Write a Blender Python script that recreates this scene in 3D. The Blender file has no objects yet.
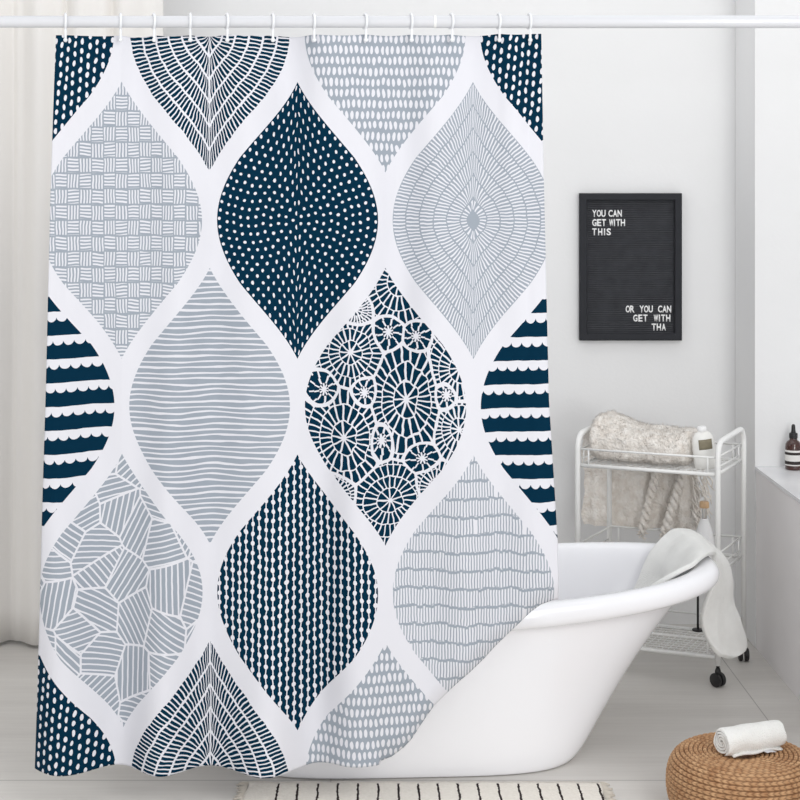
import bpy, bmesh, math, random
from mathutils import Vector, Matrix, noise
from mathutils.geometry import interpolate_bezier
PI = math.pi
S = bpy.context.scene
COL = S.collection
random.seed(7)

# ------------------------------------------------------------------ camera, light, exposure
cam_d = bpy.data.cameras.new('camera'); cam = bpy.data.objects.new('camera', cam_d); COL.objects.link(cam)
cam.location = (0, 0, 1.5); cam.rotation_euler = (PI/2, 0, 0)
cam_d.sensor_width = 36; cam_d.lens = 72
cam_d.shift_x = 35/800; cam_d.shift_y = -222/800
cam_d.clip_end = 60
S.camera = cam
w = bpy.data.worlds.new('daylight'); S.world = w; w.use_nodes = True
w.node_tree.nodes['Background'].inputs[0].default_value = (0.96, 0.975, 1.0, 1)
w.node_tree.nodes['Background'].inputs[1].default_value = 0.80
def area(name, loc, target, size, power, color=(1, 1, 1)):
    d = bpy.data.lights.new(name, 'AREA'); d.shape = 'RECTANGLE'; d.size, d.size_y = size
    d.energy = power; d.color = color
    o = bpy.data.objects.new(name, d); COL.objects.link(o); o.location = loc
    o.rotation_euler = (Vector(target)-Vector(loc)).to_track_quat('-Z', 'Y').to_euler()
    return o
area('soft_light_right', (1.9, 0.6, 2.9), (0.3, 4.6, 0.7), (1.8, 1.6), 44, (1, 0.99, 0.97))  # large soft area light from the upper right
area('front_fill', (1.6, -0.8, 1.3), (0.9, 4.6, 0.6), (1.4, 1.4), 50, (1, 1, 1))  # added fill from camera right for the low wall and tub, no actual window
area('overhead_fill', (0.45, 4.35, 3.1), (0.45, 4.1, 0), (2.6, 1.0), 6, (1, 1, 1))  # added lamp above the bath to lift the back wall, no roof opening
area('fill_light_left', (-1.95, 2.9, 1.7), (1.3, 4.6, 0.3), (1.8, 1.8), 11, (1, 0.99, 0.97))  # added fill to brighten the ledge's side face, no window in that wall
vs = S.view_settings
vs.view_transform = 'Standard'; vs.look = 'None'; vs.gamma = 1; vs.use_curve_mapping = False; vs.exposure = 0.0

# ------------------------------------------------------------------ helpers
def srgb(r, g, b):
    f = lambda c: (c/255/12.92) if c/255 <= 0.04045 else ((c/255+0.055)/1.055)**2.4
    return (f(r), f(g), f(b), 1)
def mat(name, col, rough=0.5, metal=0, noise_amt=0, noise_scale=20, bump=0, bump_scale=60, coat=0, col2=None, stretch=None, spec=None):
    m = bpy.data.materials.new(name); m.use_nodes = True
    nt = m.node_tree; N = nt.nodes; L = nt.links; b = N['Principled BSDF']
    b.inputs['Base Color'].default_value = col; b.inputs['Roughness'].default_value = rough
    b.inputs['Metallic'].default_value = metal; b.inputs['Coat Weight'].default_value = coat
    if spec is not None: b.inputs['Specular IOR Level'].default_value = spec
    tc = N.new('ShaderNodeTexCoord'); mp = N.new('ShaderNodeMapping'); L.new(tc.outputs['Object'], mp.inputs[0])
    if stretch: mp.inputs['Scale'].default_value = stretch
    if noise_amt or col2:
        n = N.new('ShaderNodeTexNoise'); n.inputs['Scale'].default_value = noise_scale; n.inputs['Detail'].default_value = 6
        L.new(mp.outputs[0], n.inputs['Vector'])
        r = N.new('ShaderNodeMapRange'); r.inputs[1].default_value = 0.3; r.inputs[2].default_value = 0.7
        L.new(n.outputs[0], r.inputs[0])
        mx = N.new('ShaderNodeMix'); mx.data_type = 'RGBA'
        c2 = col2 or tuple(c*(1-noise_amt) for c in col[:3])+(1,)
        mx.inputs['A'].default_value = col; mx.inputs['B'].default_value = c2
        L.new(r.outputs[0], mx.inputs['Factor']); L.new(mx.outputs['Result'], b.inputs['Base Color'])
    if bump:
        n2 = N.new('ShaderNodeTexNoise'); n2.inputs['Scale'].default_value = bump_scale; n2.inputs['Detail'].default_value = 4
        L.new(mp.outputs[0], n2.inputs['Vector'])
        bp = N.new('ShaderNodeBump'); bp.inputs['Strength'].default_value = bump; bp.inputs['Distance'].default_value = 0.01
        L.new(n2.outputs[0], bp.inputs['Height']); L.new(bp.outputs[0], b.inputs['Normal'])
    return m
def link(name, me, parent=None, smooth=True):
    o = bpy.data.objects.new(name, me); COL.objects.link(o)
    if parent: o.parent = parent
    if smooth:
        for p in me.polygons: p.use_smooth = True
    return o
def obj(name, bm, m, parent=None, smooth=True, sharp=None):
    bmesh.ops.recalc_face_normals(bm, faces=bm.faces[:])
    me = bpy.data.meshes.new(name); bm.to_mesh(me); bm.free()
    me.materials.append(m)
    o = link(name, me, parent, smooth)
    if smooth and sharp is not None: me.set_sharp_from_angle(angle=math.radians(sharp))
    return o
def tag(o, label, cat, group=None, kind=None):
    o['label'] = label; o['category'] = cat
    if group: o['group'] = group
    if kind: o['kind'] = kind
    return o
def struct(o, label=None):
    o['kind'] = 'structure'
    if label: o['label'] = label
    return o
def empty(name, loc, rz=0):
    o = bpy.data.objects.new(name, None); COL.objects.link(o); o.location = loc; o.rotation_euler = (0, 0, rz)
    o.empty_display_size = 0.05
    return o
def box(bm, lo, hi, bev=0):
    r = bmesh.ops.create_cube(bm, size=1)
    c = [(a+b)/2 for a, b in zip(lo, hi)]; s = [b-a for a, b in zip(lo, hi)]
    for v in r['verts']: v.co = Vector([v.co[i]*s[i]+c[i] for i in range(3)])
    if bev:
        es = list({e for v in r['verts'] for e in v.link_edges})
        bmesh.ops.bevel(bm, geom=es, offset=bev, segments=2, affect='EDGES', profile=0.7)
def tube(bm, pts, r, seg=10, closed=False, caps=True):
    pts = [Vector(p) for p in pts]; n = len(pts); rs = r if isinstance(r, (list, tuple)) else [r]*n
    rings = []; up = None
    for i, p in enumerate(pts):
        if closed: t = pts[(i+1) % n]-pts[i-1]
        else: t = pts[min(i+1, n-1)]-pts[max(i-1, 0)]
        t.normalize()
        if up is None:
            up = Vector((0, 0, 1)) if abs(t.z) < 0.9 else Vector((1, 0, 0))
        u = (up-t*up.dot(t)).normalized(); v = t.cross(u); up = u
        rings.append([bm.verts.new(p+(u*math.cos(2*PI*k/seg)+v*math.sin(2*PI*k/seg))*rs[i]) for k in range(seg)])
    m = n if closed else n-1
    for i in range(m):
        a, b = rings[i], rings[(i+1) % n]
        for k in range(seg): bm.faces.new((a[k], a[(k+1) % seg], b[(k+1) % seg], b[k]))
    if caps and not closed:
        bm.faces.new(rings[0][::-1]); bm.faces.new(rings[-1])
def lathe(bm, prof, seg=32, c=(0, 0, 0)):
    rings = []
    for r, z in prof:
        if r < 1e-6: rings.append([bm.verts.new((c[0], c[1], c[2]+z))])
        else: rings.append([bm.verts.new((c[0]+r*math.cos(2*PI*k/seg), c[1]+r*math.sin(2*PI*k/seg), c[2]+z)) for k in range(seg)])
    for a, b in zip(rings, rings[1:]):
        for k in range(seg):
            q = [a[k % len(a)], a[(k+1) % len(a)], b[(k+1) % len(b)], b[k % len(b)]]
            u = []
            for v in q:
                if v not in u: u.append(v)
            if len(u) > 2: bm.faces.new(u)
def interp(tab, x):
    if x <= tab[0][0]: return tab[0][1]
    for (a, fa), (b, fb) in zip(tab, tab[1:]):
        if x <= b: return fa+(fb-fa)*(x-a)/(b-a)
    return tab[-1][1]
def fillet(pts, rad, n=6):
    """rounds the corners of a polyline"""
    P = [Vector(p) for p in pts]; out = [P[0]]
    for i in range(1, len(P)-1):
        a = (P[i-1]-P[i]); b = (P[i+1]-P[i]); r = min(rad, a.length*0.49, b.length*0.49)
        p0 = P[i]+a.normalized()*r; p2 = P[i]+b.normalized()*r
        out += [((1-t)**2)*p0+2*t*(1-t)*P[i]+t*t*p2 for t in [k/n for k in range(n+1)]]
    return out+[P[-1]]
def grid(bm, f, nu, nv, uv=None):
    """f(i/nu, j/nv) -> point"""
    V = [[bm.verts.new(f(i/nu, j/nv)) for j in range(nv+1)] for i in range(nu+1)]
    for i in range(nu):
        for j in range(nv): bm.faces.new((V[i][j], V[i+1][j], V[i+1][j+1], V[i][j+1]))
    return V

# ------------------------------------------------------------------ node arithmetic for the printed pattern
class NT:
    def __init__(s, nt): s.nt = nt
    def lk(s, v, sock):
        if isinstance(v, E): s.nt.links.new(v.o, sock)
        else: sock.default_value = v
    def op(s, name, *a):
        n = s.nt.nodes.new('ShaderNodeMath'); n.operation = name
        for i, v in enumerate(a): s.lk(v, n.inputs[i])
        return E(s, n.outputs[0])
class E:
    def __init__(s, g, o): s.g = g; s.o = o
    def __add__(s, x): return s.g.op('ADD', s, x)
    __radd__ = __add__
    def __sub__(s, x): return s.g.op('SUBTRACT', s, x)
    def __rsub__(s, x): return s.g.op('SUBTRACT', x, s)
    def __mul__(s, x): return s.g.op('MULTIPLY', s, x)
    __rmul__ = __mul__
    def __truediv__(s, x): return s.g.op('DIVIDE', s, x)
    def __rtruediv__(s, x): return s.g.op('DIVIDE', x, s)
    def __lt__(s, x): return s.g.op('LESS_THAN', s, x)
    def __gt__(s, x): return s.g.op('GREATER_THAN', s, x)
    def abs(s): return s.g.op('ABSOLUTE', s)
    def floor(s): return s.g.op('FLOOR', s)
    def frac(s): return s.g.op('FRACT', s)
    def sin(s): return s.g.op('SINE', s)
    def cos(s): return s.g.op('COSINE', s)
    def sqrt(s): return s.g.op('SQRT', s)
    def round(s): return s.g.op('ROUND', s)
    def mod(s, x): return s.g.op('FLOORED_MODULO', s, x)
    def min(s, x): return s.g.op('MINIMUM', s, x)
    def max(s, x): return s.g.op('MAXIMUM', s, x)
    def is_(s, x): return s.g.op('COMPARE', s, x, 0.4)
    def atan2(s, x): return s.g.op('ARCTAN2', s, x)
def sel(c, a, b):            # c ? a : b
    return c*a+(1-c)*b if isinstance(a, E) or isinstance(b, E) else c*(a-b)+b

PX, PY, X0, Y0 = 88.0, 186.5, 33.3, 33.8        # lattice of the print
def ogee_w(dy): return PX*(.5+.5*math.cos(PI*dy/PY))-(7.4+5.7*(dy/139)**2+35*max(0, (dy/139-.45)*(1.02-dy/139)))
def ogee_curves():
    """radius of the ogee and length along it, as functions of the angle from the x axis (quarter turn)"""
    pts = []; n = 400; H = 139.3
    for i in range(n+1):
        y = H*i/n; pts.append((max(ogee_w(y), 0), y))
    L = [0]
    for a, b in zip(pts, pts[1:]): L.append(L[-1]+math.hypot(a[0]-b[0], a[1]-b[1]))
    R, A = [], []
    for (x, y), l in zip(pts, L):
        th = math.atan2(y, x)/(PI/2); R.append((th, math.hypot(x, y)/140)); A.append((th, l/L[-1]))
    return R, A, L[-1]
def curtain_material():
    m = bpy.data.materials.new('printed_cloth'); m.use_nodes = True
    nt = m.node_tree; N = nt.nodes; Lk = nt.links; g = NT(nt); bs = N['Principled BSDF']
    uvn = N.new('ShaderNodeUVMap'); uvn.uv_map = 'UVMap'
    def comb(x, y, z=0.0):
        c = N.new('ShaderNodeCombineXYZ'); g.lk(x, c.inputs[0]); g.lk(y, c.inputs[1]); g.lk(z, c.inputs[2]); return c.outputs[0]
    def nz(vec, scale, detail=1.0):
        n = N.new('ShaderNodeTexNoise'); n.noise_dimensions = '2D'; n.inputs['Scale'].default_value = scale; n.inputs['Detail'].default_value = detail
        Lk.new(vec, n.inputs['Vector']); return E(g, n.outputs[0])-0.5
    def rnd(x, y):
        n = N.new('ShaderNodeTexWhiteNoise'); n.noise_dimensions = '2D'; Lk.new(comb(x, y), n.inputs['Vector']); return E(g, n.outputs['Value'])
    def curve(x, tab, k=24):
        n = N.new('ShaderNodeFloatCurve'); c = n.mapping.curves[0]
        P = [(i/k, interp(tab, i/k)) for i in range(k+1)]
        c.points[0].location = P[0]; c.points[1].location = P[-1]
        for p in P[1:-1]: c.points.new(*p)
        for p in c.points: p.handle_type = 'VECTOR'
        n.mapping.update(); g.lk(x, n.inputs['Value']); return E(g, n.outputs[0])
    sp = N.new('ShaderNodeSeparateXYZ'); Lk.new(uvn.outputs[0], sp.inputs[0])
    X = E(g, sp.outputs[0])*800.0; Y = E(g, sp.outputs[1])*800.0
    vec = comb(X, Y)
    def lattice(x0, y0):
        ix = ((X-x0)/(2*PX)).round(); iy = ((Y-y0)/(2*PY)).round()
        lx = X-x0-ix*(2*PX); ly = Y-y0-iy*(2*PY); ay = ly.abs()
        qy = ay/139.0; wv = ((ay*(PI/PY)).cos()*.5+.5)*PX-7.4-qy*qy*5.7-((qy-.45)*(1.02-qy)*35.0).max(0.0)
        ins = (lx.abs() < wv)*(ay < 139.5)
        return ix, iy, lx, ly, ins
    # four row kinds: rows 0/2 share the even columns, rows 1/3 the odd columns
    e = lattice(X0, Y0); o = lattice(X0+PX, Y0+PY)
    inE, inO = e[4], o[4]; inside = inE.max(inO)
    lx0 = sel(inE, e[2], o[2]); ly0 = sel(inE, e[3], o[3])
    ix = sel(inE, e[0], o[0]).mod(3.0); iy = sel(inE, e[1], o[1]).mod(2.0)
    wob1 = nz(vec, 0.09); wob2 = nz(comb(X+531.0, Y+77.0), 0.09)
    lx = lx0+wob1*2.2; ly = ly0+wob2*2.2
    def mask(par, c, r): return par*ix.is_(float(c))*iy.is_(float(r))
    Rt, At, Lq = ogee_curves()
    th = ly.abs().atan2(lx.abs())/(PI/2)
    rho = (lx*lx+ly*ly).sqrt()
    t = rho/(curve(th, Rt, 40)*140.0); al = curve(th, At, 40)
    p1 = sel(lx < 0.0, 2-al, al); perim = sel(ly < 0.0, 4-p1, p1)
    pats = []          # (mask, ink amount, is navy)
    # staggered ovals on navy
    jx = nz(vec, 0.05)*5.0
    def ovals(px, py, rx, ry, stag, jit, skew=0.0):
        u = lx+skew*ly; c = (u/px).floor(); v = ly+c.mod(2.0)*(py*stag)+rnd(c, 3.0)*jit
        r = (v/py).floor(); q = rnd(c, r)
        du = (u/px).frac()*px-px/2+(q-.5)*px*.16; dv = (v/py).frac()*py-py/2+(rnd(r, c)-.5)*py*.12
        return 1-(((du/rx)*(du/rx)+(dv/ry)*(dv/ry)) < 1.0)
    pats.append((mask(inE, 0, 0), ovals(6.9, 9.6, 1.55, 3.0, .5, 3.5, .08), 1))
    # gray with rows of upright ovals
    def rowovals(px, py, rx, ry):
        v = ly+jx*.5; r = (v/py).floor(); u = lx+rnd(r, 9.0)*px; c = (u/px).floor()
        du = (u/px).frac()*px-px/2; dv = (v/py).frac()*py-py/2+(rnd(c, r)-.5)*1.2
        return 1-(((du/rx)*(du/rx)+(dv/ry)*(dv/ry)) < 1.0)
    pats.append((mask(inE, 2, 0), rowovals(5.2, 10.8, 1.65, 4.1), 0))
    # concentric rings of strokes (navy, and gray)
    def strokes(n, k, gapfrac, ring, tip):
        tt = t*n; rg = tt.floor(); f = tt.frac()
        cnt = ((rg+.75)*k*4).round()/4.0; als = al+(al*PI).sin()*(f-.5)*(5.0/Lq)/((rg+.75)/n)
        q1 = sel(lx < 0.0, 2-als, als); pp = sel(ly < 0.0, 4-q1, q1)
        a = (pp*cnt+rnd(rg, 1.0)).frac()
        on = a > gapfrac
        sep = (f-.5).abs() < (.5-ring)
        return on*sep
    pats.append((mask(inE, 1, 0), strokes(6.0, Lq/6.0/4.4, .33, .075, 0)*(lx.abs() > .5), 1))
    gs = strokes(6.0, Lq/6.0/3.7, .42, .0, 0); rr = ((t*6.0).frac()-.5).abs() > .455
    pats.append((mask(inO, 2, 0), gs.max(rr).max((t*6.0) < .5), 0))
    # dotted navy
    tt = t*11.0-.15; rg = tt.floor(); cnt = ((rg+.75)*(Lq/11.0/8.6)*4).round().max(4.0)/4.0
    dv = ((perim*cnt+rnd(rg, 5.0)*.7).frac()-.5)*8.6; du = (tt.frac()-.5)*7.8
    pats.append((mask(inO, 1, 0), 1-(((du*du)/(1.55*1.55)+(dv*dv)/(1.6*1.6)) < 1.0), 1))
    # basket weave
    cw, rh = 11.8, 15.6
    bx = (lx0+5.9+wob1*1.5); rx_ = (bx/cw).floor(); by = ly0+wob2*1.5+(rnd(rx_, 2.0)-.5)*1.5; ry_ = (by/rh).floor()
    fx = (bx/cw).frac(); fy = (by/rh).frac(); par = (rx_+ry_).mod(2.0)
    k = rnd(rx_, ry_)-.5
    vs_ = ((fx*4.0+fy*k*.6).frac()-.5).abs() < .24; hs_ = ((fy*4.6+fx*k*.9).frac()-.5).abs() < .25
    edge = ((fx-.5).abs() < .45)*((fy-.5).abs() < .44)
    pats.append((mask(inO, 0, 0), 1-edge*sel(par, vs_, hs_), 0))
    # scallops
    sv = ly0+lx0*.035+wob2*1.2+.5; row = (sv/23.6).floor(); fv = (sv/23.6).frac()*23.6
    sx = ((lx0+row*3.7+wob1*2.0)/10.2).frac()*2.0-1.0
    pats.append((mask(inE, 0, 1), fv > ((1.02-sx*sx).max(0.0).sqrt()*5.4+4.6), 1))
    # hand drawn lines
    lw = ly0+nz(comb(X*.35, Y*1.6), 0.05, 2.0)*5.0
    pats.append((mask(inE, 1, 1), ((lw/5.7).frac()-.5).abs() < .34, 0))
    # wheels
    C = [(-35, -55, 27, 30, 1), (21, -6, 31, 46, 1), (-41, 30, 31, 42, 1), (5, 94, 34, 30, 1), (14, -124, 30, 36, 1), (74, -38, 26, 34, 1), (74, 22, 22, 30, 1),
         (3, -74, 14, 17, 0), (31, -70, 12, 14, 0), (-61, -17, 13, 17, 0), (-21, -16, 12, 15, 0), (61, -12, 12, 17, 0), (-4, 34, 12, 18, 0), (37, 52, 15, 15, 0), (-30, -98, 16, 16, 1), (-50, 88, 20, 22, 1), (52, 82, 22, 24, 1)]
    m1 = None
    for (cx, cy, a, b, big) in C:
        ux = lx*1.0-cx; uy = ly*1.0-cy; wv = (ux*ux/(a*a)+uy*uy/(b*b)).sqrt()
        if m1 is None:
            m1, m2, sx_, sy_, bg, sz = wv, wv*0.0+9.0, ux, uy, wv*0.0+big, wv*0.0+a
        else:
            c = wv < m1; m2 = sel(c, m1, m2.min(wv)); m1 = m1.min(wv)
            sx_ = sel(c, ux, sx_); sy_ = sel(c, uy, sy_); bg = sel(c, float(big), bg); sz = sel(c, float(a), sz)
    d = m1+wob1*.12
    rb = (d*2.5).floor()                         # rings
    cnt = sel(bg, (rb*10.0+13.0).min(46.0), 9.0)
    an = sy_.atan2(sx_)/(2*PI)
    cnt = sel(rb < .5, 9.0, cnt)
    spoke = ((an*cnt+rnd(rb, 4.0)).frac()-.5).abs()*sz*(d.min(1.2))*2*PI/cnt < .75
    ringw = (((d*2.5).frac()-.5).abs() > .455)*bg*(d > .3)
    wall = ((m2-m1)*sz < 2.6)
    pats.append((mask(inE, 2, 1), 1-spoke.max(ringw).max(wall), 1))
    # patches of stripes
    def voro(feat, seed=0.0):
        n = N.new('ShaderNodeTexVoronoi'); n.voronoi_dimensions = '2D'; n.feature = feat; n.inputs['Scale'].default_value = 1/33
        Lk.new(comb(lx0+400.0, ly0*.8+220.0), n.inputs['Vector']); return n
    v1 = voro('F1'); v2 = voro('DISTANCE_TO_EDGE')
    sc = N.new('ShaderNodeSeparateColor'); Lk.new(v1.outputs['Color'], sc.inputs[0])
    ang = E(g, sc.outputs[0])*PI*1.6; ph = lx0*ang.cos()+ly0*ang.sin()+wob1*.8+E(g, sc.outputs[1])*40.0
    st = ((ph/5.6).frac()-.5).abs() < .36
    ed = E(g, v2.outputs['Distance']) > .028
    pats.append((mask(inO, 0, 1), st*ed, 0))
    # strings of beads
    c = (lx/6.8).floor(); du = (lx/6.8).frac()*6.8-3.4; v = ly+rnd(c, 7.0)*9.6
    dvb = (v/9.6).frac()*9.6-4.8
    bead = ((du*du)/(2.0*2.0)+(dvb*dvb)/(2.5*2.5)) < 1.0
    pats.append((mask(inO, 1, 1), 1-bead.max(du.abs() < .55), 1))
    # short thin strokes in rows
    rv = (ly0+nz(comb(X, Y*.2), 0.07, 2.0)*6.0+6.0)/18.0; rr2 = rv.floor(); su = lx0+wob1*1.0+rnd(rr2, 2.0)*3+(rv.frac()-.5)*wob2*3
    cc = (su/2.9).floor()
    stk = ((su/2.9).frac() < .42)*(rnd(cc, rr2) > .015)
    sep2 = (rv+(rnd(cc, rr2)-.5)*.10).frac() < .15
    pats.append((mask(inO, 2, 1), stk.max(sep2), 0))
    navy = None; gray = None
    for mk, ink, isn in pats:
        q = mk*ink
        if isn: navy = q if navy is None else navy+q
        else: gray = q if gray is None else gray+q
    mx1 = N.new('ShaderNodeMix'); mx1.data_type = 'RGBA'; mx1.inputs['A'].default_value = srgb(222, 222, 228); mx1.inputs['B'].default_value = srgb(155, 163, 173)
    Lk.new(gray.o, mx1.inputs['Factor'])
    mx2 = N.new('ShaderNodeMix'); mx2.data_type = 'RGBA'; mx2.inputs['B'].default_value = srgb(0, 42, 64)
    Lk.new(mx1.outputs['Result'], mx2.inputs['A']); Lk.new(navy.o, mx2.inputs['Factor'])
    Lk.new(mx2.outputs['Result'], bs.inputs['Base Color']); bs.inputs['Roughness'].default_value = .75; bs.inputs['Specular IOR Level'].default_value = .06
    return m

M = {}
M['wall'] = mat('white_plaster', srgb(238, 238, 238), .85, noise_amt=.025, noise_scale=3, bump=.05, bump_scale=90)
M['white_metal'] = mat('white_enamel', srgb(242, 242, 240), .35)
M['tub'] = mat('white_acrylic', srgb(246, 246, 249), .22, coat=.3, noise_amt=.01, noise_scale=2)
M['towel'] = mat('white_terry', srgb(246, 246, 243), .95, noise_amt=.05, noise_scale=40, bump=.55, bump_scale=420, spec=.1)
M['drape'] = mat('offwhite_linen', srgb(246, 243, 239), .9, noise_amt=.04, noise_scale=8, bump=.1, bump_scale=300, stretch=(1, 1, .3), spec=.1)
M['throw'] = mat('beige_fleece', srgb(255, 251, 245), .95, col2=srgb(238, 230, 221), noise_scale=45, bump=.8, bump_scale=130, spec=.05)
M['black'] = mat('black_plastic', srgb(30, 29, 31), .45)
M['letter'] = mat('white_plastic', srgb(248, 248, 248), .4)

# ------------------------------------------------------------------ room shell
D_BACK, D_COL, X_LED, H_LED = 5.38, 5.106, 1.244, 0.58
def floor_material():
    m = bpy.data.materials.new('grey_stone_tile'); m.use_nodes = True; nt = m.node_tree; N = nt.nodes; L = nt.links; g = NT(nt); b = N['Principled BSDF']
    tc = N.new('ShaderNodeTexCoord'); sp = N.new('ShaderNodeSeparateXYZ'); L.new(tc.outputs['Object'], sp.inputs[0])
    X = E(g, sp.outputs[0]); Y = E(g, sp.outputs[1])
    def nzz(sc, scale, det=5):
        mp = N.new('ShaderNodeMapping'); mp.inputs['Scale'].default_value = sc; L.new(tc.outputs['Object'], mp.inputs[0])
        n = N.new('ShaderNodeTexNoise'); n.inputs['Scale'].default_value = scale; n.inputs['Detail'].default_value = det; L.new(mp.outputs[0], n.inputs['Vector']); return E(g, n.outputs[0])
    a = nzz((.25, 2.2, 1), 5.0); c = nzz((1, 1, 1), 1.4, 3); d = nzz((.5, 9, 1), 9.0)
    v = ((a-.5)*.9+(c-.5)*.8+(d-.5)*.5+.5).max(0.0).min(1.0)
    mx = N.new('ShaderNodeMix'); mx.data_type = 'RGBA'; mx.inputs['A'].default_value = srgb(196, 192, 187); mx.inputs['B'].default_value = srgb(226, 223, 218)
    L.new(v.o, mx.inputs['Factor'])
    sx = ((X-1.115)/1.2).frac(); sy = ((Y-3.985)/1.2).frac()
    seam = (((sx-.5).abs() > .4988).max((sy-.5).abs() > .4985))*.55
    m2 = N.new('ShaderNodeMix'); m2.data_type = 'RGBA'; L.new(mx.outputs['Result'], m2.inputs['A']); m2.inputs['B'].default_value = srgb(95, 90, 88); L.new(seam.o, m2.inputs['Factor'])
    L.new(m2.outputs['Result'], b.inputs['Base Color']); b.inputs['Roughness'].default_value = .42
    bp = N.new('ShaderNodeBump'); bp.inputs['Strength'].default_value = .06; L.new(a.o, bp.inputs['Height']); L.new(bp.outputs[0], b.inputs['Normal'])
    return m
bm = bmesh.new(); box(bm, (-2.2, -1.2, -.06), (2.3, 5.6, 0)); struct(obj('floor', bm, floor_material(), smooth=False))
bm = bmesh.new(); box(bm, (-2.2, D_BACK, 0), (2.3, D_BACK+.12, 2.7)); struct(obj('wall_back', bm, M['wall'], smooth=False))
bm = bmesh.new(); box(bm, (X_LED, D_COL, 0), (2.1, D_BACK, 2.7), .006); struct(obj('wall_alcove', bm, M['wall'], smooth=True, sharp=40))
bm = bmesh.new(); box(bm, (-2.2, 1.6, 0), (-2.08, D_BACK, 2.7)); struct(obj('wall_left', bm, M['wall'], smooth=False))
bm = bmesh.new(); box(bm, (2.1, 1.6, 0), (2.22, D_BACK, 2.7)); struct(obj('wall_right', bm, M['wall'], smooth=False))
ledm = mat('ledge_plaster', srgb(244, 241, 241), .7, noise_amt=.04, noise_scale=5)
bm = bmesh.new(); box(bm, (X_LED+.004, 2.6, 0), (2.1, D_COL, H_LED-.012)); struct(obj('wall_ledge', bm, ledm, smooth=False))
marb = mat('white_marble', srgb(240, 240, 241), .25, col2=srgb(222, 222, 225), noise_scale=6)
bm = bmesh.new(); box(bm, (X_LED, 2.6, H_LED-.012), (2.1, D_COL, H_LED), .002); struct(obj('trim_1', bm, marb, smooth=False))

# ------------------------------------------------------------------ window drape
def drape_pt(u, v):
    x = -1.72+u*1.06; z = .012+v*2.64
    ph = u*2*PI*6+.7*math.sin(u*9)+.25*math.sin(v*3+u*5)
    y = 5.13+.026*math.sin(ph)*(1-.25*v)+.008*math.sin(2.3*ph+1)
    return (x+.012*math.cos(ph), y, z)
bm = bmesh.new(); grid(bm, drape_pt, 260, 24)
o = obj('window_drape', bm, M['drape']); sm = o.modifiers.new('thick', 'SOLIDIFY'); sm.thickness = .002
tag(o, 'off-white linen drape hanging to the floor in soft folds at the far left', 'drape')

# ------------------------------------------------------------------ shower curtain
S0, DC = 421.0, 3.8
def Ledge(y): return interp([(30, 57), (200, 51.5), (400, 47.5), (570, 42), (770, 34), (800, 33)], y)
def Redge(y): return interp([(30, 541), (180, 543.5), (400, 548.5), (540, 557.5), (610, 559), (800, 570)], y)
HEM = [(0, 770), (300, 771), (318, 768), (335, 765), (351, 764), (376, 763.5), (392, 759), (404, 751), (412, 743), (421, 729), (434, 710), (451, 691), (460, 682), (486, 660), (505, 641), (520, 625), (532, 612), (541, 605), (551, 601.5), (560, 600)]
HOOKS = [66, 121, 154, 190.5, 227, 272.5, 314, 365, 411, 451, 498.5, 529]
def wave(x, y):
    k = max(0, min(1, (y-36)/734)); k2 = k**1.3
    ph = 2*PI*(x-61)/102 if x < 300 else 2*PI*(239/102)+2*PI*(x-300)/92
    big = -math.cos(ph+.25*math.sin(y/130))*.037*k2*(1 if x < 330 else max(.35, 1-(x-330)/160))
    big -= math.exp(-((x-265)/26)**2)*.008*k2
    j = 0
    for i in range(len(HOOKS)-1):
        if HOOKS[i] <= x <= HOOKS[i+1]: j = i
    if x < HOOKS[0]: f = 0
    elif x > HOOKS[-1]: f = 0
    else: f = math.sin(PI*(x-HOOKS[j])/(HOOKS[j+1]-HOOKS[j]))*(1 if j % 2 else -1)
    small = .020*f*(1-k)**1.5
    med = .016*math.sin(x/17+1.6*math.sin(y/210)+.8)*math.sin(x/61+1)*(1-.4*k)+.004*math.sin(x/9.5+y/160+2)
    crease = .0022*noise.noise(Vector((x/30, y/75, 3)))
    return big+small+med+crease
def sag(x):
    for a, b in zip(HOOKS, HOOKS[1:]):
        if a <= x <= b: return 1.4*math.sin(PI*(x-a)/(b-a))
    return 0
NU, NV = 300, 300
bm = bmesh.new(); uvl = bm.loops.layers.uv.new('UVMap'); uvd = {}
V = []
for i in range(NU+1):
    a = i/NU; yb = 770
    for _ in range(30):
        xb = Ledge(yb)+(Redge(yb)-Ledge(yb))*a; yb = .5*yb+.5*interp(HEM, xb)
    col_ = []
    xt = 57+484*a
    y_top = 35.6+sag(xt)-1.6*a
    for j in range(NV+1):
        y = y_top+(yb-y_top)*j/NV; x = Ledge(y)+(Redge(y)-Ledge(y))*a
        fold = 0
        if x > 380:      # the lower corner is swept back towards the tub
            e = max(0, 1-(yb-y)/26) if yb < 768 else 0
            fold = .02*e*e
        v = bm.verts.new(((x-365)/S0, DC+wave(x, y)+fold, 1.5-(y-178)/S0)); uvd[v] = (x/800, y/800); col_.append(v)
    V.append(col_)
for i in range(NU):
    for j in range(NV):
        f = bm.faces.new((V[i][j], V[i+1][j], V[i+1][j+1], V[i][j+1]))
        for l in f.loops: l[uvl].uv = uvd[l.vert]
curt = obj('shower_curtain', bm, curtain_material())
sm = curt.modifiers.new('thick', 'SOLIDIFY'); sm.thickness = .0012; sm.offset = 0
tag(curt, 'white shower curtain printed with navy and grey leaf-shaped ogee motifs', 'shower curtain')
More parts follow.
